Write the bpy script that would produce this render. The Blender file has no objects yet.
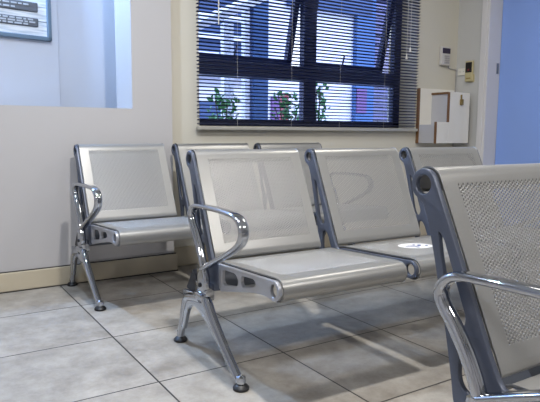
import bpy, bmesh, math, random
from mathutils import Vector, Matrix
random.seed(7)
T = 0.52                      # one floor tile in metres; plan dimensions below are in tiles
scene = bpy.context.scene
COL = scene.collection

# ------------------------------------------------------------------ helpers
def tag(o, label=None, cat=None, group=None, kind=None):
    if label: o['label'] = label
    if cat: o['category'] = cat
    if group: o['group'] = group
    if kind: o['kind'] = kind
    return o

def link(name, me, parent=None, mat=None):
    o = bpy.data.objects.new(name, me)
    COL.objects.link(o)
    if parent is not None: o.parent = parent
    if mat is not None and me is not None:
        me.materials.clear(); me.materials.append(mat)
    return o

def empty(name, loc, rz=0):
    o = bpy.data.objects.new(name, None)
    o.empty_display_size = .1
    COL.objects.link(o); o.location = loc; o.rotation_euler = (0, 0, rz)
    return o

def bm_mesh(bm, name, smooth=False, angle=None):
    bmesh.ops.recalc_face_normals(bm, faces=bm.faces[:])
    if smooth:
        for f in bm.faces: f.smooth = True
        if angle:
            for e in bm.edges:
                if len(e.link_faces) == 2 and e.calc_face_angle(0) > angle: e.smooth = False
    me = bpy.data.meshes.new(name); bm.to_mesh(me); bm.free()
    return me

def add_box(bm, lo, hi, bevel=0, seg=2, M=None):
    """axis-aligned box in tiles, optional bevel in metres"""
    b2 = bmesh.new()
    bmesh.ops.create_cube(b2, size=1)
    for v in b2.verts:
        v.co = Vector([(lo[i] + hi[i]) / 2 * T + v.co[i] * (hi[i] - lo[i]) * T for i in range(3)])
    if bevel:
        bmesh.ops.bevel(b2, geom=b2.edges[:], offset=bevel, segments=seg, profile=.5, affect='EDGES')
    if M is not None: bmesh.ops.transform(b2, matrix=M, verts=b2.verts[:])
    t = bpy.data.meshes.new('t'); b2.to_mesh(t); b2.free()
    bm.from_mesh(t); bpy.data.meshes.remove(t)

def box(name, lo, hi, mat, parent=None, bevel=0, origin=None):
    bm = bmesh.new(); add_box(bm, lo, hi, bevel)
    if origin is not None:
        bmesh.ops.translate(bm, vec=-Vector(origin) * T, verts=bm.verts[:])
    o = link(name, bm_mesh(bm, name), parent, mat)
    if origin is not None: o.location = Vector(origin) * T
    return o

def catmull(pts, n=8, closed=False):
    P = [Vector(p) for p in pts]; out = []
    N = len(P); rng = range(N if closed else N - 1)
    for i in rng:
        if closed: a, b, c, d = P[(i - 1) % N], P[i], P[(i + 1) % N], P[(i + 2) % N]
        else: a, b, c, d = P[max(i - 1, 0)], P[i], P[i + 1], P[min(i + 2, N - 1)]
        for k in range(n):
            t = k / n
            out.append(.5 * ((2 * b) + (c - a) * t + (2 * a - 5 * b + 4 * c - d) * t * t + (3 * b - a - 3 * c + d) * t ** 3))
    if not closed: out.append(P[-1])
    return out

def sweep_planar(bm, path, u, ra, rb, seg=16, ends=True, power=1.0):
    """tube along a (v,z) path lying in the plane x=u (tiles). ra: half width along x, rb: in the plane; both callables of 0..1 or numbers"""
    n = len(path); rings = []
    for i, p in enumerate(path):
        a = path[max(i - 1, 0)]; b = path[min(i + 1, n - 1)]
        tg = Vector((b[0] - a[0], b[1] - a[1])).normalized(); nm = Vector((-tg[1], tg[0]))
        t = i / (n - 1)
        A = ra(t) if callable(ra) else ra; B = rb(t) if callable(rb) else rb
        ring = []
        for k in range(seg):
            th = 2 * math.pi * k / seg
            cx, sx = math.cos(th), math.sin(th)
            cx = math.copysign(abs(cx) ** power, cx); sx = math.copysign(abs(sx) ** power, sx)
            q = Vector(p) + nm * (B * sx)
            ring.append(bm.verts.new(((u + A * cx) * T, q[0] * T, q[1] * T)))
        rings.append(ring)
    for i in range(n - 1):
        for k in range(seg):
            bm.faces.new((rings[i][k], rings[i][(k + 1) % seg], rings[i + 1][(k + 1) % seg], rings[i + 1][k]))
    if ends:
        bm.faces.new(rings[0]); bm.faces.new(rings[-1])

def tube3(bm, pts, r, seg=8):
    P = [Vector(p) for p in pts]; rings = []
    up0 = Vector((.13, .27, .95))
    for i, p in enumerate(P):
        tg = (P[min(i + 1, len(P) - 1)] - P[max(i - 1, 0)]).normalized()
        a = tg.cross(up0).normalized(); b = tg.cross(a)
        rr = r(i / (len(P) - 1)) if callable(r) else r
        rings.append([bm.verts.new(p + a * rr * math.cos(2 * math.pi * k / seg) + b * rr * math.sin(2 * math.pi * k / seg)) for k in range(seg)])
    for i in range(len(P) - 1):
        for k in range(seg):
            bm.faces.new((rings[i][k], rings[i][(k + 1) % seg], rings[i + 1][(k + 1) % seg], rings[i + 1][k]))
    bm.faces.new(rings[0]); bm.faces.new(rings[-1])

def lathe(bm, prof, c, axis='z', seg=28):
    """prof: list of (r, h) in tiles about centre c (tiles)"""
    rings = []
    for r, h in prof:
        ring = []
        for k in range(seg):
            th = 2 * math.pi * k / seg; x, y = r * math.cos(th), r * math.sin(th)
            co = (c[0] + x, c[1] + y, c[2] + h) if axis == 'z' else (c[0] + h, c[1] + x, c[2] + y)
            ring.append(bm.verts.new(Vector(co) * T))
        rings.append(ring)
    for i in range(len(rings) - 1):
        for k in range(seg):
            bm.faces.new((rings[i][k], rings[i][(k + 1) % seg], rings[i + 1][(k + 1) % seg], rings[i + 1][k]))
    bm.faces.new(rings[0]); bm.faces.new(rings[-1])

def plate_mesh(name, outline, holes, thick, u, bevel=.0025):
    """flat plate in the plane x=u cut out of (v,z) outlines in tiles; thick, bevel in metres"""
    cu = bpy.data.curves.new(name, 'CURVE'); cu.dimensions = '2D'; cu.fill_mode = 'BOTH'
    for loop in [outline] + holes:
        sp = cu.splines.new('POLY'); sp.points.add(len(loop) - 1); sp.use_cyclic_u = True
        for i, q in enumerate(loop): sp.points[i].co = (q[0] * T, q[1] * T, 0, 1)
    cu.extrude = thick / 2 - bevel; cu.bevel_depth = bevel; cu.bevel_resolution = 2; cu.offset = -bevel
    o = bpy.data.objects.new(name, cu); COL.objects.link(o)
    dg = bpy.context.evaluated_depsgraph_get(); dg.update()
    me = bpy.data.meshes.new_from_object(o.evaluated_get(dg)); me.name = name
    bpy.data.objects.remove(o); bpy.data.curves.remove(cu)
    for v in me.vertices:
        x, y, z = v.co; v.co = (u * T + z, x, y)
    bm = bmesh.new(); bm.from_mesh(me)
    bmesh.ops.remove_doubles(bm, verts=bm.verts[:], dist=1e-6)
    bpy.data.meshes.remove(me)
    return bm_mesh(bm, name, True, .5)

def circle(c, r, n=28, rv=None, a0=0, a1=2 * math.pi):
    rv = rv or r
    full = abs(a1 - a0 - 2 * math.pi) < 1e-6
    m = n if full else n + 1
    return [Vector((c[0] + r * math.cos(a0 + (a1 - a0) * k / n), c[1] + rv * math.sin(a0 + (a1 - a0) * k / n))) for k in range(m)]

def round_poly(pts, r, n=5):
    """polygon with every corner rounded by radius r (tiles)"""
    P = [Vector(p) for p in pts]; out = []
    for i in range(len(P)):
        a, b, c = P[i - 1], P[i], P[(i + 1) % len(P)]
        d1 = (a - b); d2 = (c - b)
        rr = min(r, d1.length * .49, d2.length * .49)
        p1 = b + d1.normalized() * rr; p2 = b + d2.normalized() * rr
        for k in range(n + 1):
            t = k / n
            out.append(p1 * (1 - t) ** 2 + b * 2 * t * (1 - t) + p2 * t * t)
    return out

# ------------------------------------------------------------------ materials
def mat(name, col=(.8, .8, .8), rough=.5, metal=0.0, spec=.5, noise=0, nscale=20, bump=0, coat=0):
    m = bpy.data.materials.new(name); m.use_nodes = True
    nt = m.node_tree; b = nt.nodes['Principled BSDF']
    b.inputs['Base Color'].default_value = (*col, 1)
    b.inputs['Roughness'].default_value = rough; b.inputs['Metallic'].default_value = metal
    b.inputs['Specular IOR Level'].default_value = spec
    b.inputs['Coat Weight'].default_value = coat
    if noise or bump:
        tc = nt.nodes.new('ShaderNodeTexCoord'); nz = nt.nodes.new('ShaderNodeTexNoise')
        nz.inputs['Scale'].default_value = nscale; nz.inputs['Detail'].default_value = 5
        nt.links.new(tc.outputs['Object'], nz.inputs['Vector'])
        if noise:
            mx = nt.nodes.new('ShaderNodeMix'); mx.data_type = 'RGBA'
            mx.inputs['A'].default_value = (*[c * (1 - noise) for c in col], 1)
            mx.inputs['B'].default_value = (*[min(1, c * (1 + noise)) for c in col], 1)
            nt.links.new(nz.outputs['Fac'], mx.inputs['Factor'])
            nt.links.new(mx.outputs['Result'], b.inputs['Base Color'])
        if bump:
            bp = nt.nodes.new('ShaderNodeBump'); bp.inputs['Strength'].default_value = bump; bp.inputs['Distance'].default_value = .002
            nt.links.new(nz.outputs['Fac'], bp.inputs['Height']); nt.links.new(bp.outputs['Normal'], b.inputs['Normal'])
    return m

M = {}
M['sheet'] = mat('silver_powder_coat', (.375, .373, .367), .34, .65, noise=.05, nscale=300)
M['lit_side'] = mat('silver_lit_frame_paint', (.42, .43, .47), .35, .6)  # light and gloss on the end frames, put into the colour
M['plate'] = mat('blue_grey_powder_coat', (.085, .098, .135), .38, .3, noise=.06, nscale=300)
M['chrome'] = mat('polished_chrome', (.48, .50, .54), .06, 1.0)
M['cast'] = mat('polished_cast_aluminium', (.50, .53, .58), .13, 1.0)
M['beam'] = mat('grey_steel_beam', (.12, .13, .15), .45, .3)
M['black'] = mat('black_plastic', (.008, .009, .014), .5)
M['rubber'] = mat('black_rubber', (.01, .01, .012), .45)
M['wall'] = mat('warm_white_wall_paint', (.47, .455, .455), .7, noise=.03, nscale=3, bump=.08, spec=.3)
M['wall_window'] = mat('cream_wall_paint', (.60, .575, .50), .7, noise=.03, nscale=3, bump=.08, spec=.3)
M['grout'] = mat('dark_grout_and_shadow', (.05, .045, .04), .8)  # grout, and the shadow line painted under the left skirting
M['wall_side'] = mat('grey_white_wall_paint', (.54, .54, .53), .7, noise=.03, nscale=3, spec=.3)
M['office_wall'] = mat('office_white_paint', (.52, .55, .62), .7, noise=.02, nscale=3, spec=.3)
M['ceiling'] = mat('ceiling_white', (.8, .8, .78), .8)
M['skirting'] = mat('beige_skirting_tile', (.50, .44, .33), .35, noise=.10, nscale=8)
M['frame'] = mat('dark_blue_grey_aluminium_frame', (.008, .014, .06), .35, .1)
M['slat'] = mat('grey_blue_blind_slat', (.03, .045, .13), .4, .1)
M['rail'] = mat('pale_metal_blind_rail', (.5, .49, .45), .4, .5)
M['white'] = mat('white_melamine', (.76, .74, .68), .45, noise=.02, nscale=6)
M['side_shade'] = mat('white_melamine_shaded', (.50, .50, .53), .5)  # shaded sides of the white box, shade put into the colour
M['brown'] = mat('brown_edge_band', (.17, .085, .035), .5)
M['brass'] = mat('aged_brass', (.30, .21, .07), .4, .6)
M['door'] = mat('periwinkle_blue_door_paint', (.25, .39, .82), .35, noise=.04, nscale=3)
M['door_frame'] = mat('white_gloss_frame_paint', (.66, .65, .66), .35)
M['steel'] = mat('dull_steel', (.3, .3, .3), .35, .9)
M['device'] = mat('grey_white_plastic', (.56, .54, .52), .45)
M['device_dark'] = mat('dark_violet_screen', (.03, .022, .05), .25)
M['key_pad'] = mat('pale_grey_keys', (.36, .35, .36), .5)
M['remote'] = mat('yellowed_cream_plastic', (.50, .44, .25), .4)
M['screen'] = mat('black_display_window', (.012, .010, .012), .2)
M['red'] = mat('red_button', (.16, .015, .02), .4)
M['sticker'] = mat('white_vinyl_sticker', (.86, .86, .88), .4)
M['ink'] = mat('blue_sticker_ink', (.06, .10, .28), .5)
M['picture_frame'] = mat('slate_blue_wood_frame', (.10, .15, .20), .4)
M['plaque'] = mat('charcoal_plaque', (.085, .09, .10), .5)
M['letter'] = mat('white_lettering', (.36, .38, .40), .5)
M['leaf'] = mat('green_leaf', (.05, .22, .05), .45, noise=.3, nscale=12)
M['stem'] = mat('brown_stem', (.10, .07, .04), .7)
M['pot'] = mat('dark_grey_planter', (.08, .08, .10), .6)
M['redpost'] = mat('dull_red_paint', (.42, .06, .07), .5)
M['ext_white'] = mat('white_exterior_plaster', (.78, .77, .80), .8, noise=.05, nscale=2)
M['ext_dark'] = mat('dark_slate_cladding', (.05, .09, .19), .7, noise=.1, nscale=4)  # dark slate blue for cladding, rafters and a far window
M['ext_blue'] = mat('blue_painted_steel', (.05, .13, .30), .5)
M['ext_purple'] = mat('plum_shutter_paint', (.16, .08, .22), .6)
M['ext_light'] = mat('pale_steel_beam_paint', (.85, .87, .9), .5)
M['louvre'] = mat('lavender_grey_louvre_paint', (.15, .15, .28), .5)
M['ext_ground'] = mat('courtyard_paving', (.30, .30, .32), .8, noise=.1, nscale=3)

def wood_mat():
    m = mat('whitewashed_boards', (.62, .66, .70), .6); nt = m.node_tree; b = nt.nodes['Principled BSDF']
    tc = nt.nodes.new('ShaderNodeTexCoord'); mp = nt.nodes.new('ShaderNodeMapping'); mp.inputs['Scale'].default_value = (6, 6, 90)
    nz = nt.nodes.new('ShaderNodeTexNoise'); nz.inputs['Scale'].default_value = 1; nz.inputs['Detail'].default_value = 6
    cr = nt.nodes.new('ShaderNodeValToRGB')
    cr.color_ramp.elements[0].position = .35; cr.color_ramp.elements[0].color = (.42, .48, .54, 1)
    cr.color_ramp.elements[1].position = .6; cr.color_ramp.elements[1].color = (.72, .75, .78, 1)
    L = nt.links.new
    L(tc.outputs['Object'], mp.inputs['Vector']); L(mp.outputs['Vector'], nz.inputs['Vector']); L(nz.outputs['Fac'], cr.inputs['Fac']); L(cr.outputs['Color'], b.inputs['Base Color'])
    return m
M['boards'] = wood_mat()

def floor_mat():
    m = bpy.data.materials.new('grey_beige_floor_tiles'); m.use_nodes = True
    nt = m.node_tree; N = nt.nodes; L = nt.links.new; b = N['Principled BSDF']
    tc = N.new('ShaderNodeTexCoord'); sp = N.new('ShaderNodeSeparateXYZ'); L(tc.outputs['Object'], sp.inputs[0])
    def math_(op, a, v=None, c=None):
        n = N.new('ShaderNodeMath'); n.operation = op
        for i, x in enumerate((a, v, c)):
            if x is None: continue
            if isinstance(x, (int, float)): n.inputs[i].default_value = x
            else: L(x, n.inputs[i])
        return n.outputs[0]
    px = math_('PINGPONG', sp.outputs['X'], T / 2); py = math_('PINGPONG', sp.outputs['Y'], T / 2)
    d = math_('MINIMUM', px, py)
    grout = math_('LESS_THAN', d, .0030)
    fx = math_('FLOOR', math_('DIVIDE', sp.outputs['X'], T)); fy = math_('FLOOR', math_('DIVIDE', sp.outputs['Y'], T))
    cb = N.new('ShaderNodeCombineXYZ'); L(fx, cb.inputs[0]); L(fy, cb.inputs[1])
    wn = N.new('ShaderNodeTexWhiteNoise'); wn.noise_dimensions = '3D'; L(cb.outputs[0], wn.inputs['Vector'])
    off = N.new('ShaderNodeVectorMath'); off.operation = 'MULTIPLY_ADD'; off.inputs[1].default_value = (9, 9, 9)
    L(wn.outputs['Color'], off.inputs[0]); L(tc.outputs['Object'], off.inputs[2])
    nz = N.new('ShaderNodeTexNoise'); nz.inputs['Scale'].default_value = 7; nz.inputs['Detail'].default_value = 10; nz.inputs['Roughness'].default_value = .72; nz.inputs['Distortion'].default_value = .12
    L(off.outputs[0], nz.inputs['Vector'])
    cr = N.new('ShaderNodeValToRGB')
    cr.color_ramp.elements[0].position = .32; cr.color_ramp.elements[0].color = (.235, .214, .186, 1)
    cr.color_ramp.elements[1].position = .68; cr.color_ramp.elements[1].color = (.435, .408, .368, 1)
    L(nz.outputs['Fac'], cr.inputs['Fac'])
    tv = N.new('ShaderNodeHueSaturation'); L(cr.outputs['Color'], tv.inputs['Color'])
    L(math_('MULTIPLY_ADD', wn.outputs['Value'], .12, .94), tv.inputs['Value'])
    mx = N.new('ShaderNodeMix'); mx.data_type = 'RGBA'; mx.inputs['B'].default_value = (.022, .020, .022, 1)
    L(grout, mx.inputs['Factor']); L(tv.outputs['Color'], mx.inputs['A']); L(mx.outputs['Result'], b.inputs['Base Color'])
    L(math_('MULTIPLY_ADD', nz.outputs['Fac'], .25, .30), b.inputs['Roughness'])
    b.inputs['Specular IOR Level'].default_value = .4
    return m
M['floor'] = floor_mat()

def glass_mat():
    m = bpy.data.materials.new('blue_tinted_glass'); m.use_nodes = True
    nt = m.node_tree; N = nt.nodes; L = nt.links.new
    N.remove(N['Principled BSDF'])
    tr = N.new('ShaderNodeBsdfTransparent'); tr.inputs['Color'].default_value = (.84, .88, 1.0, 1)
    gl = N.new('ShaderNodeBsdfGlossy'); gl.inputs['Roughness'].default_value = .02; gl.inputs['Color'].default_value = (.8, .85, 1, 1)
    fr = N.new('ShaderNodeFresnel'); fr.inputs['IOR'].default_value = 1.3
    mx = N.new('ShaderNodeMixShader')
    L(fr.outputs[0], mx.inputs[0]); L(tr.outputs[0], mx.inputs[1]); L(gl.outputs[0], mx.inputs[2]); L(mx.outputs[0], N['Material Output'].inputs[0])
    return m
M['glass'] = glass_mat()

def lamp_mat(name, col, st):
    m = bpy.data.materials.new(name); m.use_nodes = True
    b = m.node_tree.nodes['Principled BSDF']
    b.inputs['Emission Color'].default_value = (*col, 1); b.inputs['Emission Strength'].default_value = st
    return m

# ------------------------------------------------------------------ perforated sheet
class Profile:
    """arc-length parametrised (v,z) curve in tiles"""
    def __init__(s, pts):
        s.P = [Vector(p) for p in pts]; s.S = [0]
        for a, b in zip(s.P, s.P[1:]): s.S.append(s.S[-1] + (b - a).length)
    def at(s, t):
        t = min(max(t, 0), s.S[-1])
        for i in range(len(s.P) - 1):
            if t <= s.S[i + 1] or i == len(s.P) - 2:
                k = (t - s.S[i]) / max(s.S[i + 1] - s.S[i], 1e-9)
                d = (s.P[i + 1] - s.P[i]).normalized()
                return s.P[i].lerp(s.P[i + 1], k), Vector((-d[1], d[0]))
def sheet_mesh(name, prof, u0, u1, pu0, pu1, ps0, ps1, thick, hole_pitch=.0086, hole_d=.0053, flange=.004):
    """folded metal sheet: profile extruded along x, perforated patch with real staggered holes"""
    pw = (pu1 - pu0); nc = round(pw * T / (hole_pitch * .866)); cw = pw / nc
    ph = (ps1 - ps0); nr = round(ph * T / hole_pitch); rh = ph / nr
    hr = hole_d / 2 / T
    bm = bmesh.new(); cache = {}
    def vert(u, s, side):
        key = (round(u, 5), round(s, 5), side)
        if key not in cache:
            p, n = prof.at(s)
            q = p + n * (side * thick / 2 / T)
            cache[key] = bm.verts.new((u * T, q[0] * T, q[1] * T))
        return cache[key]
    def quad(a, b, c, d):
        for side in (1, -1):
            vs = [vert(*x, side) for x in (a, b, c, d)]
            if len(set(vs)) == 4:
                bm.faces.new(vs if side == 1 else vs[::-1])
    # s stations for the plain zones, following the profile's own points
    def stations(a, b):
        return sorted(set([round(a, 6)] + [round(x, 6) for x in prof.S if a + 1e-4 < x < b - 1e-4] + [round(b, 6)]))
    for (a, b) in ((0, ps0), (ps1, prof.S[-1])):
        st = stations(a, b)
        us = [u0, pu0, pu1, u1]
        for s0, s1 in zip(st, st[1:]):
            for ua, ub in zip(us, us[1:]): quad((ua, s0), (ub, s0), (ub, s1), (ua, s1))
    rows = [ps0 + k * rh / 2 for k in range(2 * nr + 1)]
    for s0, s1 in zip(rows, rows[1:]):
        quad((u0, s0), (pu0, s0), (pu0, s1), (u0, s1)); quad((pu1, s0), (u1, s0), (u1, s1), (pu1, s1))
    for j in range(nc):                       # columns of holes, every other one shifted by half a pitch
        a = pu0 + j * cw; b = a + cw; m = (a + b) / 2
        n = nr if j % 2 == 0 else nr - 1
        z0 = ps0 if j % 2 == 0 else ps0 + rh / 2
        if j % 2:
            quad((a, ps0), (b, ps0), (b, z0), (a, z0)); quad((a, ps1 - rh / 2), (b, ps1 - rh / 2), (b, ps1), (a, ps1))
        for i in range(n):
            s0 = z0 + i * rh; s1 = s0 + rh; sm = (s0 + s1) / 2
            outer = [(a, s0), (m, s0), (b, s0), (b, sm), (b, s1), (m, s1), (a, s1), (a, sm)]
            inner = [(m + hr * math.cos(t), sm + hr * math.sin(t)) for t in (-2.3562, -1.5708, -.7854, 0, .7854, 1.5708, 2.3562, 3.14159)]
            for k in range(8):
                k2 = (k + 1) % 8
                quad(outer[k], outer[k2], inner[k2], inner[k])
                bm.faces.new([vert(*inner[k], 1), vert(*inner[k2], 1), vert(*inner[k2], -1), vert(*inner[k], -1)])
    # folded side flanges and end rims
    st = stations(0, ps0)[:-1] + rows + stations(ps1, prof.S[-1])[1:]
    fl = -flange / T * 2
    for u, sg in ((u0, 1), (u1, -1)):
        for s0, s1 in zip(st, st[1:]):
            def fv(s, k):
                p, n = prof.at(s); q = p - n * (flange / T) if k else p + n * (thick / 2 / T)
                return q
            key = [('f', u, round(s, 5)) for s in (s0, s1)]
            for kk, s in zip(key, (s0, s1)):
                if kk not in cache:
                    p, n = prof.at(s); q = p - n * (flange / T)
                    cache[kk] = bm.verts.new((u * T, q[0] * T, q[1] * T))
            bm.faces.new([vert(u, s0, 1), vert(u, s1, 1), cache[key[1]], cache[key[0]]])
    for s in (0, prof.S[-1]):
        us = [u0, pu0, pu1, u1]
        for ua, ub in zip(us, us[1:]):
            bm.faces.new([vert(ua, s, 1), vert(ub, s, 1), vert(ub, s, -1), vert(ua, s, -1)])
    for f in bm.faces: f.smooth = True
    for e in bm.edges:
        if len(e.link_faces) != 2 or e.calc_face_angle(0) > .6: e.smooth = False
    me = bpy.data.meshes.new(name); bm.to_mesh(me); bm.free()
    return me

# ------------------------------------------------------------------ the bench
PITCH = 1.11
UEND = 3 * PITCH - .145         # right-hand end frame, tucked under the edge of the last seat
RC = Vector((0, 1.454)); LC = Vector((-1.249, .722))
fd = Vector((-.335, -.725)).normalized()          # direction down the front of the back
fn = Vector((fd[1], -fd[0]))                       # pointing forward/up
if fn[0] > 0: fn = -fn
def arc(c, r, a0, a1, n): return [Vector((c[0] + r * math.cos(a0 + (a1 - a0) * k / n), c[1] + r * math.sin(a0 + (a1 - a0) * k / n))) for k in range(n + 1)]
aF = math.atan2(fn[1], fn[0])                      # angle of the forward normal (about 155 deg)

# side plate outline
front_edge0 = RC + fn * .0675
pl = arc(RC, .066, math.radians(-70), aF - .05, 22)                   # round the top ring, rear to front
pl += [front_edge0 + fd * t for t in (.15, .4, .62)]
corner = catmull([front_edge0 + fd * .66, front_edge0 + fd * .73, (-.425, .728), (-.50, .739), (-.60, .746)], 5)
pl += corner
pl_a = list(pl)
pl += catmull([(-.62, .747), (-.80, .758), (-1.0, .769), (-1.13, .777), (-1.20, .781)], 4)
pl += arc(LC, .064, math.radians(80), math.radians(285), 18)
pl += catmull([(-1.20, .668), (-1.13, .672), (-1.0, .655), (-.80, .612), (-.56, .558), (-.48, .535)], 4)
pl_b = catmull([(-.42, .52), (-.32, .50), (-.25, .515), (-.205, .58), (-.185, .68), (-.150, .85), (-.105, 1.03), (-.062, 1.20), (-.025, 1.32), (.0, 1.375)], 4)
pl += pl_b
pl_end = [q_ for q_ in pl_a if q_[0] > -.50] + [Vector((-.502, .733)), Vector((-.502, .545)), Vector((-.47, .535))] + pl_b
hole_top = circle(RC, .040, 24)
hole_lug = circle(LC, .040, 24, .040)
slot_a = round_poly([(-.088, 1.275), (-.118, 1.245), (-.245, .945), (-.235, .905), (-.195, .895), (-.165, .94), (-.105, 1.18)], .028)
slot_b = round_poly([(-.222, .835), (-.262, .850), (-.298, .815), (-.352, .70), (-.335, .655), (-.255, .645), (-.222, .69)], .035)
slot_c = round_poly([(-.560, .712), (-.765, .722), (-.805, .680), (-.785, .640), (-.590, .605), (-.555, .630)], .03)
slot_d = round_poly([(-.845, .728), (-1.010, .740), (-1.040, .715), (-1.01, .690), (-.860, .655), (-.830, .680)], .025)
PLATE_END = plate_mesh('side_frame', pl_end, [hole_top, slot_a, slot_b], .014, 0, .003)
PLATE = plate_mesh('side_frame', pl, [hole_top, hole_lug, slot_a, slot_b, slot_c, slot_d], .014, 0, .003)

# seat part of the end frames, lamplight on the paint put into silver colour
cv_ = catmull([(-.505, .740), (-.60, .746), (-.80, .758), (-1.0, .769), (-1.13, .777), (-1.20, .781)], 4) + arc(LC, .064, math.radians(80), math.radians(285), 18)
cv_ += catmull([(-1.20, .664), (-1.13, .667), (-1.0, .650), (-.80, .607), (-.60, .562), (-.54, .548)], 4) + [Vector((-.512, .57)), Vector((-.5035, .64))]
LIT_SIDE = plate_mesh('seat_side_lit', cv_, [hole_lug, slot_c, slot_d], .015, 0, .003)

# backrest profile
off = .0678
bp = arc(RC, off, math.radians(-35), aF, 14)
b0 = RC + fn * off
bp += [b0 + fd * t for t in (.06, .70, .755)]
q = b0 + fd * .79
bp += [q, q + Vector((.005, -.018)), q + Vector((.028, -.030))]
BP = Profile(bp)
s_start = BP.S[14]
BACK = sheet_mesh('backrest', BP, .0145, .955, .108, .875, s_start + .025, s_start + .70, .0020)
# seat profile: lip up against the back, flat pan, rolled front
sp_ = [Vector((-.385, .690))] + catmull([(-.405, .715), (-.430, .736), (-.47, .744), (-.62, .753), (-.80, .764), (-1.0, .776), (-1.13, .785), (-1.22, .790)], 6)
sp_ += arc(LC, .069, math.radians(100), math.radians(290), 18)[1:]
sp_ += [Vector((-1.18, .655))]
SP = Profile(sp_)
def s_of_v(v):
    for i in range(len(SP.P)):
        if SP.P[i][0] <= v: return SP.S[i]
SEAT = sheet_mesh('seat_pan', SP, .0145, 1.0, .105, .915, s_of_v(-.53), s_of_v(-1.155), .0020)
# flip: profile normals point down for a path running forward, so recompute is not needed (two-sided sheet)

def simple(name, fn_, smooth=True, angle=.6):
    bm = bmesh.new(); fn_(bm); return bm_mesh(bm, name, smooth, angle)

UA = -.068
def arm_path():
    pts = [(-.385, .56), (-.372, .68), (-.315, .81), (-.242, .925), (-.182, 1.0), (-.168, 1.05), (-.197, 1.098), (-.25, 1.124), (-.35, 1.134), (-.60, 1.141),
           (-.82, 1.136), (-.92, 1.116), (-.975, 1.06), (-.963, .988), (-.89, .925), (-.73, .845), (-.55, .765), (-.375, .685)]
    return catmull(pts, 5)
def _arm(bm):
    P = arm_path()
    def w(t): return .031 + .006 * max(0, min(1, (t - .25) / .2))
    def h(t):  # flat band round the front tip, rounder post
        return .027 - .008 * max(0, min(1, (t - .25) / .2))
    sweep_planar(bm, P, 0, w, h, 18, power=.8)
ARM = simple('armrest', _arm)
def _armfoot(bm):
    # flat tongue with a round end that carries the bolt
    P = [Vector(q_) for q_ in ((-.385, .530), (-.385, .545), (-.383, .58), (-.379, .63), (-.370, .69))]
    for th in range(1): sweep_planar(bm, P, -.004, .030, lambda t: (.042, .064, .068, .064, .044)[min(4, int(t * 4 + .5))], 20, power=.45)
ARMFOOT = simple('arm_socket', _armfoot)
def _bolt(bm): lathe(bm, [(0, -.046), (.012, -.046), (.017, -.041), (.017, -.028), (0, -.028)], (0, -.384, .572), 'x', 12)
BOLT = simple('bolt', _bolt)

def _beam(bm):
    tri = round_poly([(-.145, .640), (-.015, .478), (-.266, .474)], .03, 3)
    a = [bm.verts.new(((UA + .08) * T, p[0] * T, p[1] * T)) for p in tri]
    b = [bm.verts.new(((UEND - UA - .08) * T, p[0] * T, p[1] * T)) for p in tri]
    n = len(tri)
    for k in range(n): bm.faces.new((a[k], a[(k + 1) % n], b[(k + 1) % n], b[k]))
    bm.faces.new(a); bm.faces.new(b)
BEAM = simple('beam', _beam)
def _cap(bm):
    tri = round_poly([(-.145, .640), (-.003, .455), (-.280, .448)], .025, 3)
    a = [bm.verts.new((-.035 * T, p[0] * T, p[1] * T)) for p in tri]
    b = [bm.verts.new((.035 * T, p[0] * T, p[1] * T)) for p in tri]
    n = len(tri)
    for k in range(n): bm.faces.new((a[k], a[(k + 1) % n], b[(k + 1) % n], b[k]))
    bm.faces.new(a); bm.faces.new(b)
CAP = simple('beam_cap', _cap)

def _leg(bm):
    # front leg: round tapering tube; rear leg: curved tapering bar; both run out of the head under the beam
    sweep_planar(bm, catmull([(-.335, .475), (-.43, .452), (-.53, .350), (-.70, .210), (-.86, .092), (-.930, .045)], 5), 0, lambda t: .038 - .008 * t, lambda t: .040 - .012 * t, 16)
    sweep_planar(bm, catmull([(-.34, .455), (-.20, .430), (-.075, .395), (-.015, .300), (.028, .180), (.070, .045)], 6), 0, lambda t: .038 - .010 * t, lambda t: .040 - .014 * t, 16)
    lathe(bm, [(0, .02), (.027, .025), (.030, .045), (.034, .06), (.030, .085), (.0, .10)], (0, -.945, 0), 'z', 18)
    lathe(bm, [(0, .02), (.025, .025), (.028, .045), (.031, .06), (.027, .085), (.0, .10)], (0, .078, 0), 'z', 18)
LEG = simple('leg', _leg)
WEB = plate_mesh('leg_web', [Vector(p) for p in [(-.02, .452), (-.40, .490), (-.52, .375), (-.72, .205), (-.90, .075), (-.86, .072), (-.66, .185), (-.48, .285)]] +
                 catmull([(-.36, .335), (-.27, .365), (-.19, .362), (-.125, .325), (-.075, .25)], 4) + [Vector((-.02, .13)), Vector((.03, .13)), Vector((.0, .28)), Vector((-.03, .36))], [], .018, 0, .004)
def _clamp(bm):
    add_box(bm, (-.015, -.435, .455), (.060, -.245, .575), .006, 2)
    add_box(bm, (-.045, -.425, .455), (.050, -.29, .505), .006, 2)
CLAMP = simple('beam_clamp', _clamp, True, .5)
def _foot(bm):
    lathe(bm, [(0, 0), (.048, 0), (.054, .006), (.054, .018), (.040, .034), (.022, .042), (0, .044)], (0, 0, 0), 'z', 26)
FOOT = simple('levelling_foot', _foot)

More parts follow.
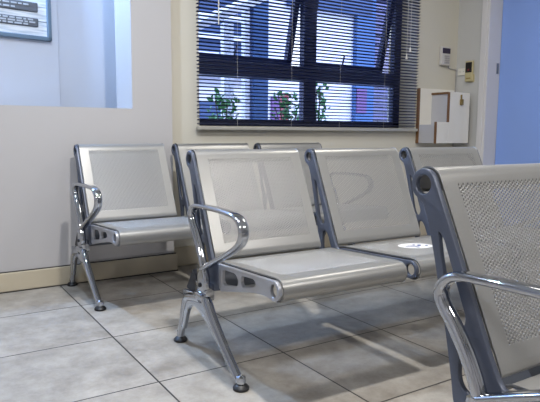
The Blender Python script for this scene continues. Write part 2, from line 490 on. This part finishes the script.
def make_bench(loc, rz, label, sticker=False, left_cap=True):
    r = empty('waiting_room_bench', (loc[0] * T, loc[1] * T, 0), rz)
    tag(r, label, 'bench', 'silver perforated three seat benches')
    for k in range(4):
        o = link('side_frame', PLATE if k in (1, 2) else PLATE_END, r, M['plate']); o.location.x = (k * PITCH if k < 3 else UEND) * T
    for k, x in ((0, 0), (1, UEND)):
        o = link('seat_side_lit', LIT_SIDE, r, M['lit_side']); o.location.x = x * T
    for k in range(3):
        o = link('backrest', BACK, r, M['sheet']); o.location.x = k * PITCH * T
        o = link('seat_pan', SEAT, r, M['sheet']); o.location.x = k * PITCH * T
        if sticker and k == 1: make_sticker(o)
    bm_ = link('beam', BEAM, r, M['beam'])
    if not left_cap:                                   # the beam of the nearest bench stops short of its first frame
        bm_.scale.x = .84; bm_.location.x = .16 * (UEND - UA - .04) * T
    for x in (UA, UEND - UA):
        a = link('armrest', ARM, r, M['chrome']); a.location.x = x * T
        s = link('arm_socket', ARMFOOT, a, M['chrome']); s.parent = a
        b = link('bolt', BOLT, a, M['black'])
        if x > 0 or left_cap:
            c = link('beam_cap', CAP, r, M['black']); c.location.x = (x + .055 if x < 0 else x - .055) * T
        g = link('leg', LEG, r, M['chrome']); g.location.x = x * T
        link('leg_web', WEB, g, M['cast']); link('beam_clamp', CLAMP, g, M['chrome'])
        for v in (-.945, .078):
            f = link('levelling_foot', FOOT, g, M['rubber']); f.location.y = v * T
    return r

def make_sticker(seat):
    # round white notice stuck on the pan
    cu, cv, rad = .47, -.815, .135
    def zz(v):
        for a, b in zip(SP.P[1:], SP.P[2:]):
            if a[0] >= v >= b[0]: return a[1] + (b[1] - a[1]) * (v - a[0]) / (b[0] - a[0])
        return .75
    def disc(bm, rings, h, fn2=None):
        pass
    bm = bmesh.new(); n = 40
    top = []
    for rr in (0.35, .7, 1.0):
        top.append([bm.verts.new(((cu + rad * rr * math.cos(2 * math.pi * k / n)) * T, (cv + rad * rr * math.sin(2 * math.pi * k / n)) * T, (zz(cv + rad * rr * math.sin(2 * math.pi * k / n))) * T + .0022)) for k in range(n)])
    bm.faces.new(top[0])
    for a, b in zip(top, top[1:]):
        for k in range(n): bm.faces.new((a[k], a[(k + 1) % n], b[(k + 1) % n], b[k]))
    low = [bm.verts.new((v.co.x, v.co.y, v.co.z - .0008)) for v in top[-1]]
    for k in range(n): bm.faces.new((top[-1][k], top[-1][(k + 1) % n], low[(k + 1) % n], low[k]))
    s = link('sticker', bm_mesh(bm, 'sticker'), seat, M['sticker']); tag(s, 'round white sticker with a blue pictogram')
    # blue pictogram: short broken strokes as far as they can be made out
    bm = bmesh.new()
    def stroke(pts, w):
        for a, b in zip(pts, pts[1:]):
            a = Vector(a); b = Vector(b); d = (b - a).normalized(); nn = Vector((-d[1], d[0])) * w / 2
            vs = []
            for q2 in (a - nn, b - nn, b + nn, a + nn):
                v = cv + q2[1]; vs.append(bm.verts.new(((cu + q2[0]) * T, v * T, zz(v) * T + .0027)))
            bm.faces.new(vs)
    stroke([(-.085, .02), (-.045, -.035), (.015, -.030), (.06, .02)], .026)
    stroke([(-.03, .055), (.0, .01), (.03, .05)], .018)
    stroke([(.045, -.07), (.085, -.045)], .02)
    stroke([(-.06, -.075), (-.03, -.082)], .015)
    pass_ = link('pictogram', bm_mesh(bm, 'pictogram'), seat, M['ink'])

make_bench((1.501, -2.445), -.0226, 'middle silver perforated bench with a round white sticker on its second seat', True)
make_bench((1.182, -.285), .0069, 'rearmost silver perforated bench standing against the wall below the window')
make_bench((1.473, -4.838), .0011, 'nearest silver perforated bench, cut off at the right edge of the photo', left_cap=False)

# ------------------------------------------------------------------ the setting
def structure(o, label=None):
    o['kind'] = 'structure'
    return o
XL, XR, YF, ZC = -4.5, 7.45, -11.5, 5.2       # room limits in tiles
YW = .08                                      # window wall face
YH = -.12                                     # hatch wall face
structure(box('floor', (XL - .3, YF - .3, -.15), (XR + 2.5, 5.2, 0), M['floor']))
structure(box('ceiling', (XL - .3, YF - .3, ZC), (XR + .3, 1.0, ZC + .2), M['ceiling']))
# hatch wall: solid below, right of and above the opening
XC = 2.335
HX0, HX1, HZ0, HZ1 = -1.9, 1.858, 1.915, 4.2
bm = bmesh.new()
TH = .56
add_box(bm, (XL, YH, 0), (XC, YH + TH, HZ0)); add_box(bm, (HX1, YH, HZ0), (XC, YH + TH, HZ1)); add_box(bm, (XL, YH, HZ0), (HX0, YH + TH, HZ1)); add_box(bm, (XL, YH, HZ1), (XC, YH + TH, ZC))
structure(link('wall_left', bm_mesh(bm, 'wall_left'), None, M['wall']))
# window wall with its opening
WX0, WX1, WZ0, WZ1 = 2.78, 6.52, 1.735, 4.05
bm = bmesh.new(); WT = .62
add_box(bm, (XC, YW, 0), (XR + .3, YW + WT, WZ0)); add_box(bm, (XC, YW, WZ0), (WX0, YW + WT, WZ1)); add_box(bm, (WX1, YW, WZ0), (XR + .3, YW + WT, WZ1)); add_box(bm, (XC, YW, WZ1), (XR + .3, YW + WT, ZC))
structure(link('wall_back', bm_mesh(bm, 'wall_back'), None, M['wall_window']))
# right wall with the door opening
DY1, DY0, DZ = -.50, -2.25, 4.1
bm = bmesh.new()
add_box(bm, (XR, DY1, 0), (XR + .32, YW, ZC)); add_box(bm, (XR, YF, 0), (XR + .32, DY0, ZC)); add_box(bm, (XR, DY0, DZ), (XR + .32, DY1, ZC))
structure(link('wall_right', bm_mesh(bm, 'wall_right'), None, M['wall_side']))
structure(box('wall_front', (XL, YF - .3, 0), (XR + .3, YF, ZC), M['wall']))
structure(box('wall_far_left', (XL - .3, YF - .3, 0), (XL, YH + TH, ZC), M['wall']))
# skirting
BH, BT = .205, .042
structure(box('baseboard_left', (XL, YH - BT, .010), (XC + .03, YH, BH), M['skirting'], bevel=.004))
structure(box('trim_shadow_line', (XL, YH - BT - .003, 0), (XC + .033, YH, .010), M['grout']))  # dark strip added as the contact shadow below the skirting
structure(box('trim_2', (XL, YH - BT * .55, BH), (XC + .02, YH, BH + .008), M['grout']))
structure(box('baseboard_back', (XC + .031, YW - BT, 0), (XR, YW, BH + .03), M['skirting'], bevel=.004))
structure(box('baseboard_right', (XR - BT, DY1 + .13, 0), (XR, YW - BT, BH + .03), M['skirting'], bevel=.004))

# window: fixed frame with two top-hung sashes pushed open
win = empty('window_1', ((WX0 + WX1) / 2 * T, .46 * T, WZ0 * T)); win['kind'] = 'structure'
O = Vector(((WX0 + WX1) / 2, .46, WZ0))
def wpart(name, boxes, m, parent=win, bevel=.003):
    bm = bmesh.new()
    for lo, hi in boxes: add_box(bm, Vector(lo) - O, Vector(hi) - O, bevel)
    return link(name, bm_mesh(bm, name), parent, m)
F0, F1 = .42, .52
wpart('window_frame', [((WX0, F0, WZ0), (WX1, F1, 1.835)), ((WX0, F0, 3.95), (WX1, F1, WZ1)), ((WX0, F0, WZ0), (2.93, F1, WZ1)), ((6.38, F0, WZ0), (WX1, F1, WZ1))], M['frame'])
wpart('mullion', [((4.60, F0 - .01, 1.80), (4.82, F1 + .01, 3.97))], M['frame'])
wpart('transom', [((2.92, F0 - .012, 2.405), (6.42, F1 + .012, 2.60))], M['frame'])
for a, b in ((2.93, 4.60), (4.82, 6.40)):
    wpart('pane', [((a, .465, 1.83), (b, .475, 2.41))], M['glass'], bevel=0)
def sash(a, b):
    z0, z1 = 2.60, 3.94; w = .085
    root = wpart('sash', [((a, F0, z0), (b, F1, z0 + w)), ((a, F0, z1 - w), (b, F1, z1)), ((a, F0, z0), (a + w, F1, z1)), ((b - w, F0, z0), (b, F1, z1))], M['frame'])
    pn = wpart('pane', [((a + w, .465, z0 + w), (b - w, .475, z1 - w))], M['glass'], bevel=0)
    ang = math.atan2(.33, z1 - z0)
    piv = Vector((0, .47, z1)) - O
    for o in (root, pn):
        R = Matrix.Translation(piv * T) @ Matrix.Rotation(ang, 4, 'X') @ Matrix.Translation(-piv * T)
        o.data.transform(R)
    pn.parent = root
    st = bmesh.new()
    mx = (a + b) / 2 - .32
    tube3(st, [(Vector((mx, .40, 2.585)) - O) * T, (Vector((mx + .01, .43, 2.66)) - O) * T, (Vector((mx + .06, .45, 2.80)) - O) * T], .007)
    link('stay', bm_mesh(st, 'stay'), root, M['frame'])
sash(2.945, 4.60); sash(4.84, 6.42)
sl = wpart('window_sill', [((WX0, YW, WZ0 - .03), (WX1, F0, WZ0))], M['wall_window'])

# venetian blind in front of the opening
BX0, BX1, BY = 2.715, 6.51, .02
bl = empty('venetian_blind', ((BX0 + BX1) / 2 * T, BY * T, 1.69 * T))
tag(bl, 'lowered venetian blind with thin dark blue-grey slats across the window', 'blind')
OB = Vector(((BX0 + BX1) / 2, BY, 1.69))
def bpart(name, fn2, m, **k):
    bm = bmesh.new(); fn2(bm)
    bmesh.ops.translate(bm, vec=-OB * T, verts=bm.verts[:])
    return link(name, bm_mesh(bm, name, **k), bl, m)
def _slats(bm):
    z = 1.765
    while z < 4.04:
        n = 4; hw = .0236; tilt = math.radians(-15)
        vs = []
        for x in (BX0 + .01, BX1 - .01):
            row = []
            for k in range(n + 1):
                t = (k / n - .5) * 2
                y = t * hw * math.cos(tilt); h = t * hw * math.sin(tilt) + .0035 * (1 - t * t)
                row.append((x, BY + y, z + h))
            vs.append(row)
        th = .0007
        A = [[bm.verts.new(Vector(p) * T) for p in r] for r in vs]; B = [[bm.verts.new((Vector(p) - Vector((0, 0, th))) * T) for p in r] for r in vs]
        for k in range(n):
            bm.faces.new((A[0][k], A[1][k], A[1][k + 1], A[0][k + 1])); bm.faces.new((B[0][k], B[0][k + 1], B[1][k + 1], B[1][k]))
        bm.faces.new((A[0][0], B[0][0], B[1][0], A[1][0])); bm.faces.new((A[0][n], A[1][n], B[1][n], B[0][n]))
        z += .0445
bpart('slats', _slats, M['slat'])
bpart('bottom_rail', lambda bm: add_box(bm, (BX0, BY - .03, 1.685), (BX1, BY + .03, 1.725), .003), M['rail'])
bpart('headrail', lambda bm: add_box(bm, (BX0, BY - .045, 4.05), (BX1, BY + .045, 4.14), .003), M['rail'])
for x in (3.27, 4.10, 4.93, 5.78):
    bpart('ladder_cord', lambda bm: tube3(bm, [Vector((x, BY - .028, 1.70)) * T, Vector((x, BY - .028, 4.06)) * T], .0008, 6), M['device'])
bpart('tilt_wand', lambda bm: tube3(bm, [Vector((2.99, BY - .06, 2.96)) * T, Vector((3.0, BY - .055, 4.06)) * T], .004, 8), M['white'])
def _pull(bm):
    tube3(bm, [Vector((6.26, BY - .05, 2.95)) * T, Vector((6.27, BY - .05, 4.06)) * T], .0015, 6)
    tube3(bm, [Vector((6.19, BY - .05, 2.84)) * T, Vector((6.20, BY - .05, 4.06)) * T], .0015, 6)
bpart('pull_cord', _pull, M['white'])
for x, z in ((6.26, 2.95), (6.19, 2.84)):
    bpart('tassel', lambda bm: lathe(bm, [(0, 0), (.016, .0), (.018, .01), (.007, .075), (0, .08)], (x, BY - .05, z - .07), 'z', 12), M['white'], smooth=True)

# door in the right wall
dr = empty('door_1', ((XR + .28) * T, (DY0 + DY1) / 2 * T, 0)); dr['kind'] = 'structure'
OD = Vector((XR + .28, (DY0 + DY1) / 2, 0))
def dpart(name, boxes, m, bevel=.003):
    bm = bmesh.new()
    for lo, hi in boxes: add_box(bm, Vector(lo) - OD, Vector(hi) - OD, bevel)
    return link(name, bm_mesh(bm, name), dr, m)
dpart('door_leaf', [((XR + .27, DY0 + .05, .02), (XR + .34, DY1 - .045, DZ - .05))], M['door'])
dpart('door_frame', [((XR - .02, DY1 - .04, 0), (XR + .40, DY1 + .001, DZ)), ((XR - .02, DY0 - .001, 0), (XR + .40, DY0 + .04, DZ)), ((XR - .02, DY0, DZ - .04), (XR + .40, DY1, DZ + .001)),
      ], M['door_frame'])
dpart('architrave', [((XR - .035, DY1 - .0, 0), (XR, DY1 + .10, DZ + .12)), ((XR - .035, DY0 - .10, 0), (XR, DY0, DZ + .12)), ((XR - .035, DY0 - .1, DZ), (XR, DY1 + .10, DZ + .12))], M['door_frame'])
dpart('strike_plate', [((XR + .20, DY1 - .046, 2.60), (XR + .25, DY1 - .038, 2.76))], M['steel'], .001)
dpart('door_handle', [((XR + .20, DY0 + .16, 1.92), (XR + .225, DY0 + .42, 1.96)), ((XR + .22, DY0 + .15, 1.91), (XR + .28, DY0 + .19, 1.97))], M['steel'])

# ------------------------------------------------------------------ small things on the walls
k = empty('alarm_keypad', (7.15 * T, YW * T, 2.74 * T)); tag(k, 'small pale alarm keypad with dark screen high on the wall right of the window', 'keypad')
OK = Vector((7.15, YW, 2.74))
def kpart(name, fn2, m, **kw):
    bm = bmesh.new(); fn2(bm); bmesh.ops.translate(bm, vec=-OK * T, verts=bm.verts[:]); return link(name, bm_mesh(bm, name, **kw), k, m)
kpart('body', lambda bm: add_box(bm, (7.02, YW - .06, 2.745), (7.23, YW, 3.04), .008, 3), M['device'])
kpart('screen', lambda bm: add_box(bm, (7.035, YW - .066, 2.93), (7.215, YW - .058, 3.015), .002), M['device_dark'])
for i in range(3):
    for j in range(4):
        kpart('key', lambda bm: add_box(bm, (7.085 + i * .04, YW - .068, 2.775 + j * .034), (7.115 + i * .04, YW - .058, 2.80 + j * .034), .001), M['key_pad'])
kpart('cable', lambda bm: tube3(bm, [Vector(q2) * T for q2 in catmull([(7.24, YW - .012, 2.755), (7.25, YW - .012, 2.715), (7.33, YW - .012, 2.70), (7.415, YW - .012, 2.695), (7.430, YW - .014, 2.66), (7.430, YW - .014, 2.3), (7.430, YW - .014, 1.0), (7.43, YW - .014, .25)], 4)], .004, 8), M['key_pad'])

rm = empty('remote_control', ((XR) * T, -.21 * T, 2.5 * T)); tag(rm, 'cream air conditioner remote with black display hanging beside the door frame', 'remote control')
OR = Vector((XR, -.21, 2.5))
def rpart(name, lo, hi, m, bv):
    bm = bmesh.new(); add_box(bm, Vector(lo) - OR, Vector(hi) - OR, bv, 3); return link(name, bm_mesh(bm, name), rm, m)
rpart('body', (XR - .055, -.285, 2.485), (XR - .018, -.135, 2.815), M['remote'], .007)
rpart('display', (XR - .060, -.27, 2.63), (XR - .052, -.15, 2.79), M['screen'], .002)
rpart('button', (XR - .062, -.225, 2.655), (XR - .058, -.195, 2.685), M['red'], .001)
rpart('button', (XR - .060, -.25, 2.53), (XR - .053, -.17, 2.545), M['brass'], .001)
hd = box('remote_holder', (XR - .066, -.292, 2.478), (XR - .0, -.128, 2.60), M['remote'], None, .004, origin=(XR, -.21, 2.5))
hd.parent = rm; hd.location = (0, 0, 0)
bm = bmesh.new(); add_box(bm, Vector((XR - .017, -.29, 2.477)) - OR, Vector((XR + .004, -.13, 2.60)) - OR, .003)
hd.data = bm_mesh(bm, 'remote_holder'); hd.data.materials.append(M['remote'])

sw = empty('blank_switch_plate', (XR * T, -.04 * T, 2.655 * T)); tag(sw, 'blank white switch plate on the wall left of the remote', 'switch plate')
OS = Vector((XR, -.04, 2.655))
for nm, lo, hi, m in (('plate', (XR - .02, -.118, 2.60), (XR, .035, 2.71), M['white']), ('screw', (XR - .023, -.02, 2.65), (XR - .018, -.008, 2.662), M['steel']), ('screw', (XR - .023, -.085, 2.65), (XR - .018, -.073, 2.662), M['steel'])):
    bm = bmesh.new(); add_box(bm, Vector(lo) - OS, Vector(hi) - OS, .002); link(nm, bm_mesh(bm, nm), sw, m)

# stepped white box mounted in the corner
wb = empty('wall_mounted_box', (6.95 * T, -.1 * T, 1.5 * T)); tag(wb, 'stepped white melamine box with brown edges in the corner right of the window', 'box')
OW = Vector((6.95, -.1, 1.5))
def bxp(name, boxes, m, bv=.001):
    bm = bmesh.new()
    for lo, hi in boxes: add_box(bm, Vector(lo) - OW, Vector(hi) - OW, bv)
    return link(name, bm_mesh(bm, name), wb, m)
bf_, bb_ = -.30, .03
bxp('back_panel', [((6.575, bb_, 1.50), (7.36, YW - .001, 2.36))], M['white'])
bxp('front_panel', [((6.84, bf_ - .03, 1.505), (7.31, bf_, 2.265)), ((6.57, bf_ - .03, 1.505), (6.84, bf_, 1.83))], M['white'])
bxp('side_panel', [((6.57, bf_, 1.505), (6.60, bb_, 1.79))], M['side_shade'])
bxp('side_panel', [((6.84, bf_, 1.79), (6.87, bb_, 2.262))], M['side_shade'])
bxp('side_panel', [((7.28, bf_, 1.505), (7.31, bb_, 2.262))], M['side_shade'])
bxp('shelf', [((6.60, bf_, 1.75), (6.84, bb_, 1.79))], M['side_shade'])
bxp('lid', [((6.845, bf_ - .02, 2.265), (7.32, bb_, 2.295))], M['white'])
bxp('edge_strip', [((6.555, bb_ - .004, 1.50), (6.577, YW - .001, 2.36))], M['brown'])
bxp('edge_strip', [((6.827, bf_ - .034, 1.83), (6.847, bf_ + .004, 2.29)), ((6.827, bf_, 2.262), (6.849, bb_, 2.295))], M['brown'])
bxp('edge_strip', [((6.557, bf_ - .034, 1.50), (6.576, bf_ + .004, 1.833))], M['brown'])
bxp('hasp', [((7.085, bf_ - .045, 2.19), (7.115, bf_ - .03, 2.26)), ((7.075, bf_ - .06, 2.10), (7.135, bf_ - .03, 2.19))], M['brass'], .003)

# ------------------------------------------------------------------ the office behind the hatch
pang = math.radians(10)
pr = Matrix.Translation((1.34 * T, 1.05 * T, 0)) @ Matrix.Rotation(pang, 4, 'Z')
def rot_link(name, boxes, m, parent=None, bv=0):
    bm = bmesh.new()
    for lo, hi in boxes: add_box(bm, lo, hi, bv)
    o = link(name, bm_mesh(bm, name), parent, m)
    return o
pw = rot_link('wall_office_partition', [((-3.2, 0, 0), (0, .15, ZC))], M['office_wall']); pw.matrix_world = pr; structure(pw)
structure(box('wall_office_back', (1.0, 1.12, 0), (XC + .3, 1.27, ZC), M['office_wall']))
structure(box('wall_office_right', (XC + .16, YW + .62, 0), (XC + .28, 1.12, ZC), M['office_wall']))
structure(box('wall_office_left', (-2.6, YH + TH, 0), (-2.45, 1.3, ZC), M['office_wall']))
structure(box('ceiling_office', (XL, YH + TH, ZC), (XC + .3, 1.5, ZC + .2), M['ceiling']))
pic = empty('framed_sign', (0, 0, 0)); pic.matrix_world = pr @ Matrix.Translation((-.62 * T, -.045 * T, 3.3 * T))
tag(pic, 'framed whitewashed board sign with two charcoal plaques seen through the hatch', 'picture')
OP = Vector((-.62, -.045, 3.3))
def pp(name, boxes, m, parent=pic, bv=.002):
    bm = bmesh.new()
    for lo, hi in boxes: add_box(bm, Vector(lo) - OP, Vector(hi) - OP, bv)
    return link(name, bm_mesh(bm, name), parent, m)
px0, px1, pz0, pz1, fw = -1.15, -.095, 2.735, 3.85, .05
pp('frame', [((px0, -.06, pz0), (px1, 0, pz0 + fw)), ((px0, -.06, pz1 - fw), (px1, 0, pz1)), ((px0, -.06, pz0), (px0 + fw, 0, pz1)), ((px1 - fw, -.06, pz0), (px1, 0, pz1))], M['picture_frame'], bv=.005)
nb = 6
for i in range(nb):
    h = (pz1 - pz0 - 2 * fw) / nb
    pp('board', [((px0 + fw, -.03, pz0 + fw + i * h + .003), (px1 - fw, 0, pz0 + fw + (i + 1) * h - .003))], M['boards'], bv=.001)
def plaque(z0, z1, lines):
    p_ = pp('plaque', [((px0 + .12, -.045, z0), (px1 - .155, -.03, z1))], M['plaque'], bv=.006)
    bm = bmesh.new(); rnd = random.Random(int(z0 * 100))
    n = len(lines); h = (z1 - z0)
    for i, (a, b) in enumerate(lines):
        z = z1 - h * (i + .75) / (n + .5); x = px0 + .12 + a * (px1 - px0 - .275); xe = px0 + .12 + b * (px1 - px0 - .275)
        while x < xe - .02:
            w = min(rnd.uniform(.03, .085), xe - x)
            add_box(bm, Vector((x, -.048, z - .009)) - OP, Vector((x + w, -.0445, z + .009)) - OP, 0)
            x += w + .018
    link('lettering', bm_mesh(bm, 'lettering'), p_, M['letter'])
plaque(3.055, 3.165, [(.05, .86), (.38, .66)])
plaque(2.885, 2.985, [(.06, .92), (.05, .95), (.10, .85)])

# ------------------------------------------------------------------ the courtyard outside the window
structure(box('ground_courtyard', (2.4, YW + WT, -.1), (17, 16, -.02), M['ext_ground']))
def thing1(name, boxes, m, label, cat, group=None, bv=.004):
    bm = bmesh.new()
    lo0 = Vector(boxes[0][0]); hi0 = Vector(boxes[0][1]); o0 = Vector(((lo0[0] + hi0[0]) / 2, (lo0[1] + hi0[1]) / 2, lo0[2]))
    for lo, hi in boxes: add_box(bm, Vector(lo) - o0, Vector(hi) - o0, bv)
    o = link(name, bm_mesh(bm, name), None, m); o.location = o0 * T
    return tag(o, label, cat, group)
# far building: white facade with dark cladding, a window and plum shutter
fb = empty('courtyard_building', (9 * T, 9 * T, 0)); tag(fb, 'white plastered building with slate cladding seen through the blind', 'building')
OFB = Vector((9, 9, 0))
def fpart(name, boxes, m, bv=.003):
    bm = bmesh.new()
    for lo, hi in boxes: add_box(bm, Vector(lo) - OFB, Vector(hi) - OFB, bv)
    return link(name, bm_mesh(bm, name), fb, m)
fpart('facade', [((4.5, 8.8, 0), (17, 9.3, 8))], M['ext_white'])
fpart('cladding', [((5.2, 8.6, 3.3), (9.1, 8.8, 6.5))], M['ext_dark'])
fpart('cladding', [((9.9, 8.55, 5.5), (13.2, 8.8, 7.0))], M['ext_dark'])
fpart('cladding', [((12.6, 8.6, 0), (13.4, 8.8, 7))], M['ext_blue'])
fpart('shutter', [((12.62, 8.55, 2.3), (13.05, 8.6, 3.1))], M['ext_purple'])
fpart('louvre_screen', [((13.4, 8.62, .0 + z * .16), (14.5, 8.76, .10 + z * .16)) for z in range(40)], M['louvre'], 0)
fpart('window', [((6.9, 8.7, 1.0), (7.75, 8.8, 2.5))], M['ext_dark'])
fpart('window', [((9.35, 8.7, 1.0), (9.75, 8.8, 2.75))], M['ext_purple'])
for z_, x1_ in ((3.22, 9.1), (3.75, 7.4), (4.25, 8.6), (4.8, 9.1), (5.3, 7.8)):
    fpart('ledge', [((5.2, 8.45, z_), (x1_, 8.62, z_ + .13))], M['ext_light'])
# pergola close to the window
pg = empty('pergola', (5 * T, 3.2 * T, 0)); tag(pg, 'blue steel pergola with a pale slanting beam outside the left window panes', 'pergola')
OPG = Vector((5, 3.2, 0))
def gpart(name, boxes, m, bv=.003, rot=None):
    bm = bmesh.new()
    for lo, hi in boxes: add_box(bm, Vector(lo) - OPG, Vector(hi) - OPG, bv)
    o = link(name, bm_mesh(bm, name), pg, m); return o
gpart('post', [((5.29, 3.0, 0), (5.62, 3.3, 5.2))], M['ext_blue'])
gpart('post', [((4.70, 3.05, 0), (4.78, 3.2, 3.62))], M['ext_light'])
gpart('post', [((4.83, 3.05, 0), (4.90, 3.2, 3.62))], M['ext_light'])
gpart('post', [((5.14, 3.05, 0), (5.24, 3.2, 5.0))], M['ext_light'])
bm = bmesh.new(); tube_pts = [(Vector((3.9, 3.0, 3.40)) - OPG) * T, (Vector((6.4, 3.0, 4.62)) - OPG) * T]
tube3(bm, tube_pts, .055, 4); link('slanting_beam', bm_mesh(bm, 'slanting_beam'), pg, M['ext_light'])
for i in range(6):
    gpart('rafter', [((3.6, 3.4 + i * .75, 4.75), (7.0, 3.55 + i * .75, 4.95))], M['ext_dark'])
# shrubs and a red post
def shrub(x, y, z0, r, h, n, seed, label):
    root = empty('potted_shrub', (x * T, y * T, 0)); tag(root, label, 'plant', 'courtyard shrubs')
    rnd = random.Random(seed)
    bm = bmesh.new(); lathe(bm, [(0, 0), (.22, 0), (.28, z0), (.25, z0), (.23, z0 - .05), (0, z0 - .05)], (0, 0, 0), 'z', 18); link('pot', bm_mesh(bm, 'pot', True, .6), root, M['pot'])
    bs = bmesh.new(); bl_ = bmesh.new()
    for i in range(9):
        a = rnd.uniform(0, 6.28); tip = Vector((math.cos(a) * r * rnd.uniform(.2, .8), math.sin(a) * r * rnd.uniform(.2, .8), z0 + h * rnd.uniform(.55, 1)))
        p0 = Vector((0, 0, z0 - .06)); pts = [p0, p0.lerp(tip, .5) + Vector((0, 0, .08)), tip]
        tube3(bs, [q2 * T for q2 in catmull(pts, 4)], .005, 6)
    for i in range(n):
        a = rnd.uniform(0, 6.28); e = rnd.uniform(0, 1) ** .5; zz_ = rnd.uniform(.15, 1)
        c = Vector((math.cos(a) * r * e * (1.1 - .4 * zz_), math.sin(a) * r * e * (1.1 - .4 * zz_), z0 + h * zz_))
        d = Vector((rnd.uniform(-1, 1), rnd.uniform(-1, 1), rnd.uniform(-.4, .9))).normalized(); s_ = d.cross(Vector((rnd.uniform(-1, 1), .3, rnd.uniform(-1, 1)))).normalized()
        L_ = rnd.uniform(.10, .16); W_ = L_ * .32; nn = d.cross(s_) * .012
        P4 = [c, c + d * L_ * .35 + s_ * W_ * .8 + nn, c + d * L_ * .7 + s_ * W_ * .7, c + d * L_, c + d * L_ * .7 - s_ * W_ * .7, c + d * L_ * .35 - s_ * W_ * .8 + nn]
        bl_.faces.new([bl_.verts.new(q2 * T) for q2 in P4])
    link('stems', bm_mesh(bs, 'stems'), root, M['stem']); link('leaves', bm_mesh(bl_, 'leaves'), root, M['leaf'])
shrub(4.41, 2.55, 1.15, .32, 1.15, 170, 1, 'low green shrub seen through the left lower pane beneath the pale posts')
shrub(6.15, 3.15, 1.15, .36, 1.25, 220, 2, 'green shrub beside the red post outside the window')
shrub(6.78, 3.0, 1.25, .26, 1.35, 170, 3, 'taller green shrub right of the window mullion')
thing1('red_post', [((6.52, 3.83, 0), (6.66, 3.97, 2.48))], M['redpost'], 'short dull red post among the shrubs outside the window', 'post')

# ------------------------------------------------------------------ lights
def area(name, loc, size, power, col, rot=(0, 0, 0), shape='DISK', sy=None, spread=None):
    d = bpy.data.lights.new(name, 'AREA'); d.shape = shape; d.size = size; d.energy = power; d.color = col
    if sy: d.size_y = sy
    if spread: d.spread = spread
    o = bpy.data.objects.new(name, d); COL.objects.link(o); o.location = Vector(loc) * T; o.rotation_euler = rot
    return o
area('downlight', (1.45, -3.75, ZC - .03), 0.12, 48, (1, .97, .93))
area('downlight_cool', (.3, -2.1, ZC - .03), .07, 22, (.62, .78, 1))
area('ceiling_fill', (5.2, -2.6, ZC - .03), .6, 12, (1, .95, .85), shape='SQUARE')  # unseen fill light, added for general room brightness
area('ceiling_fill', (-1.5, -7.5, ZC - .03), .6, 46, (1, .975, .95), shape='SQUARE')  # unseen fill from the camera side, added to brighten the nearest bench
area('ceiling_fill', (4.5, -8.0, ZC - .03), .6, 22, (1, .96, .90), shape='SQUARE')  # unseen fill light, added behind the camera side
# blue-white office lamp shining through the hatch
pt = bpy.data.lights.new('office_lamp', 'POINT'); pt.energy = 75; pt.color = (.38, .60, 1.0); pt.shadow_soft_size = .04
po = bpy.data.objects.new('office_lamp', pt); COL.objects.link(po); po.location = Vector((.2, .66, 4.05)) * T
area('office_fill', (.2, .75, ZC - .03), .4, 5, (.75, .86, 1), shape='SQUARE')  # unseen fill added to brighten the office walls

# daylight
w = bpy.data.worlds.new('sky'); scene.world = w; w.use_nodes = True
bg = w.node_tree.nodes['Background']; bg.inputs['Color'].default_value = (.62, .74, 1.0, 1); bg.inputs['Strength'].default_value = 3.2
sd = bpy.data.lights.new('sun', 'SUN'); sd.energy = 1.5; sd.angle = math.radians(2); sd.color = (.9, .93, 1)
so = bpy.data.objects.new('sun', sd); COL.objects.link(so); so.rotation_euler = (math.radians(52), 0, math.radians(20))

# ------------------------------------------------------------------ camera (from the vanishing lines of the floor tiles)
cam = bpy.data.cameras.new('camera'); co = bpy.data.objects.new('camera', cam); COL.objects.link(co)
r_ = Vector((0.8450247, -0.53469078, 0.00624676)); u_ = Vector((0.05830579, 0.10374631, 0.99289332)); w_ = Vector((0.53153898, 0.83865516, -0.11884376))
Mx = Matrix((r_, u_, -w_)).transposed().to_4x4()
Mx.translation = Vector((-0.36462668, -6.52844082, 1.66795044)) * T
co.matrix_world = Mx
cam.sensor_fit = 'HORIZONTAL'; cam.sensor_width = 36; cam.lens = 580.126 / 540 * 36
cam.clip_start = .02
scene.camera = co
scene.view_settings.view_transform = 'Standard'; scene.view_settings.look = 'None'; scene.view_settings.gamma = 1
scene.view_settings.exposure = .24
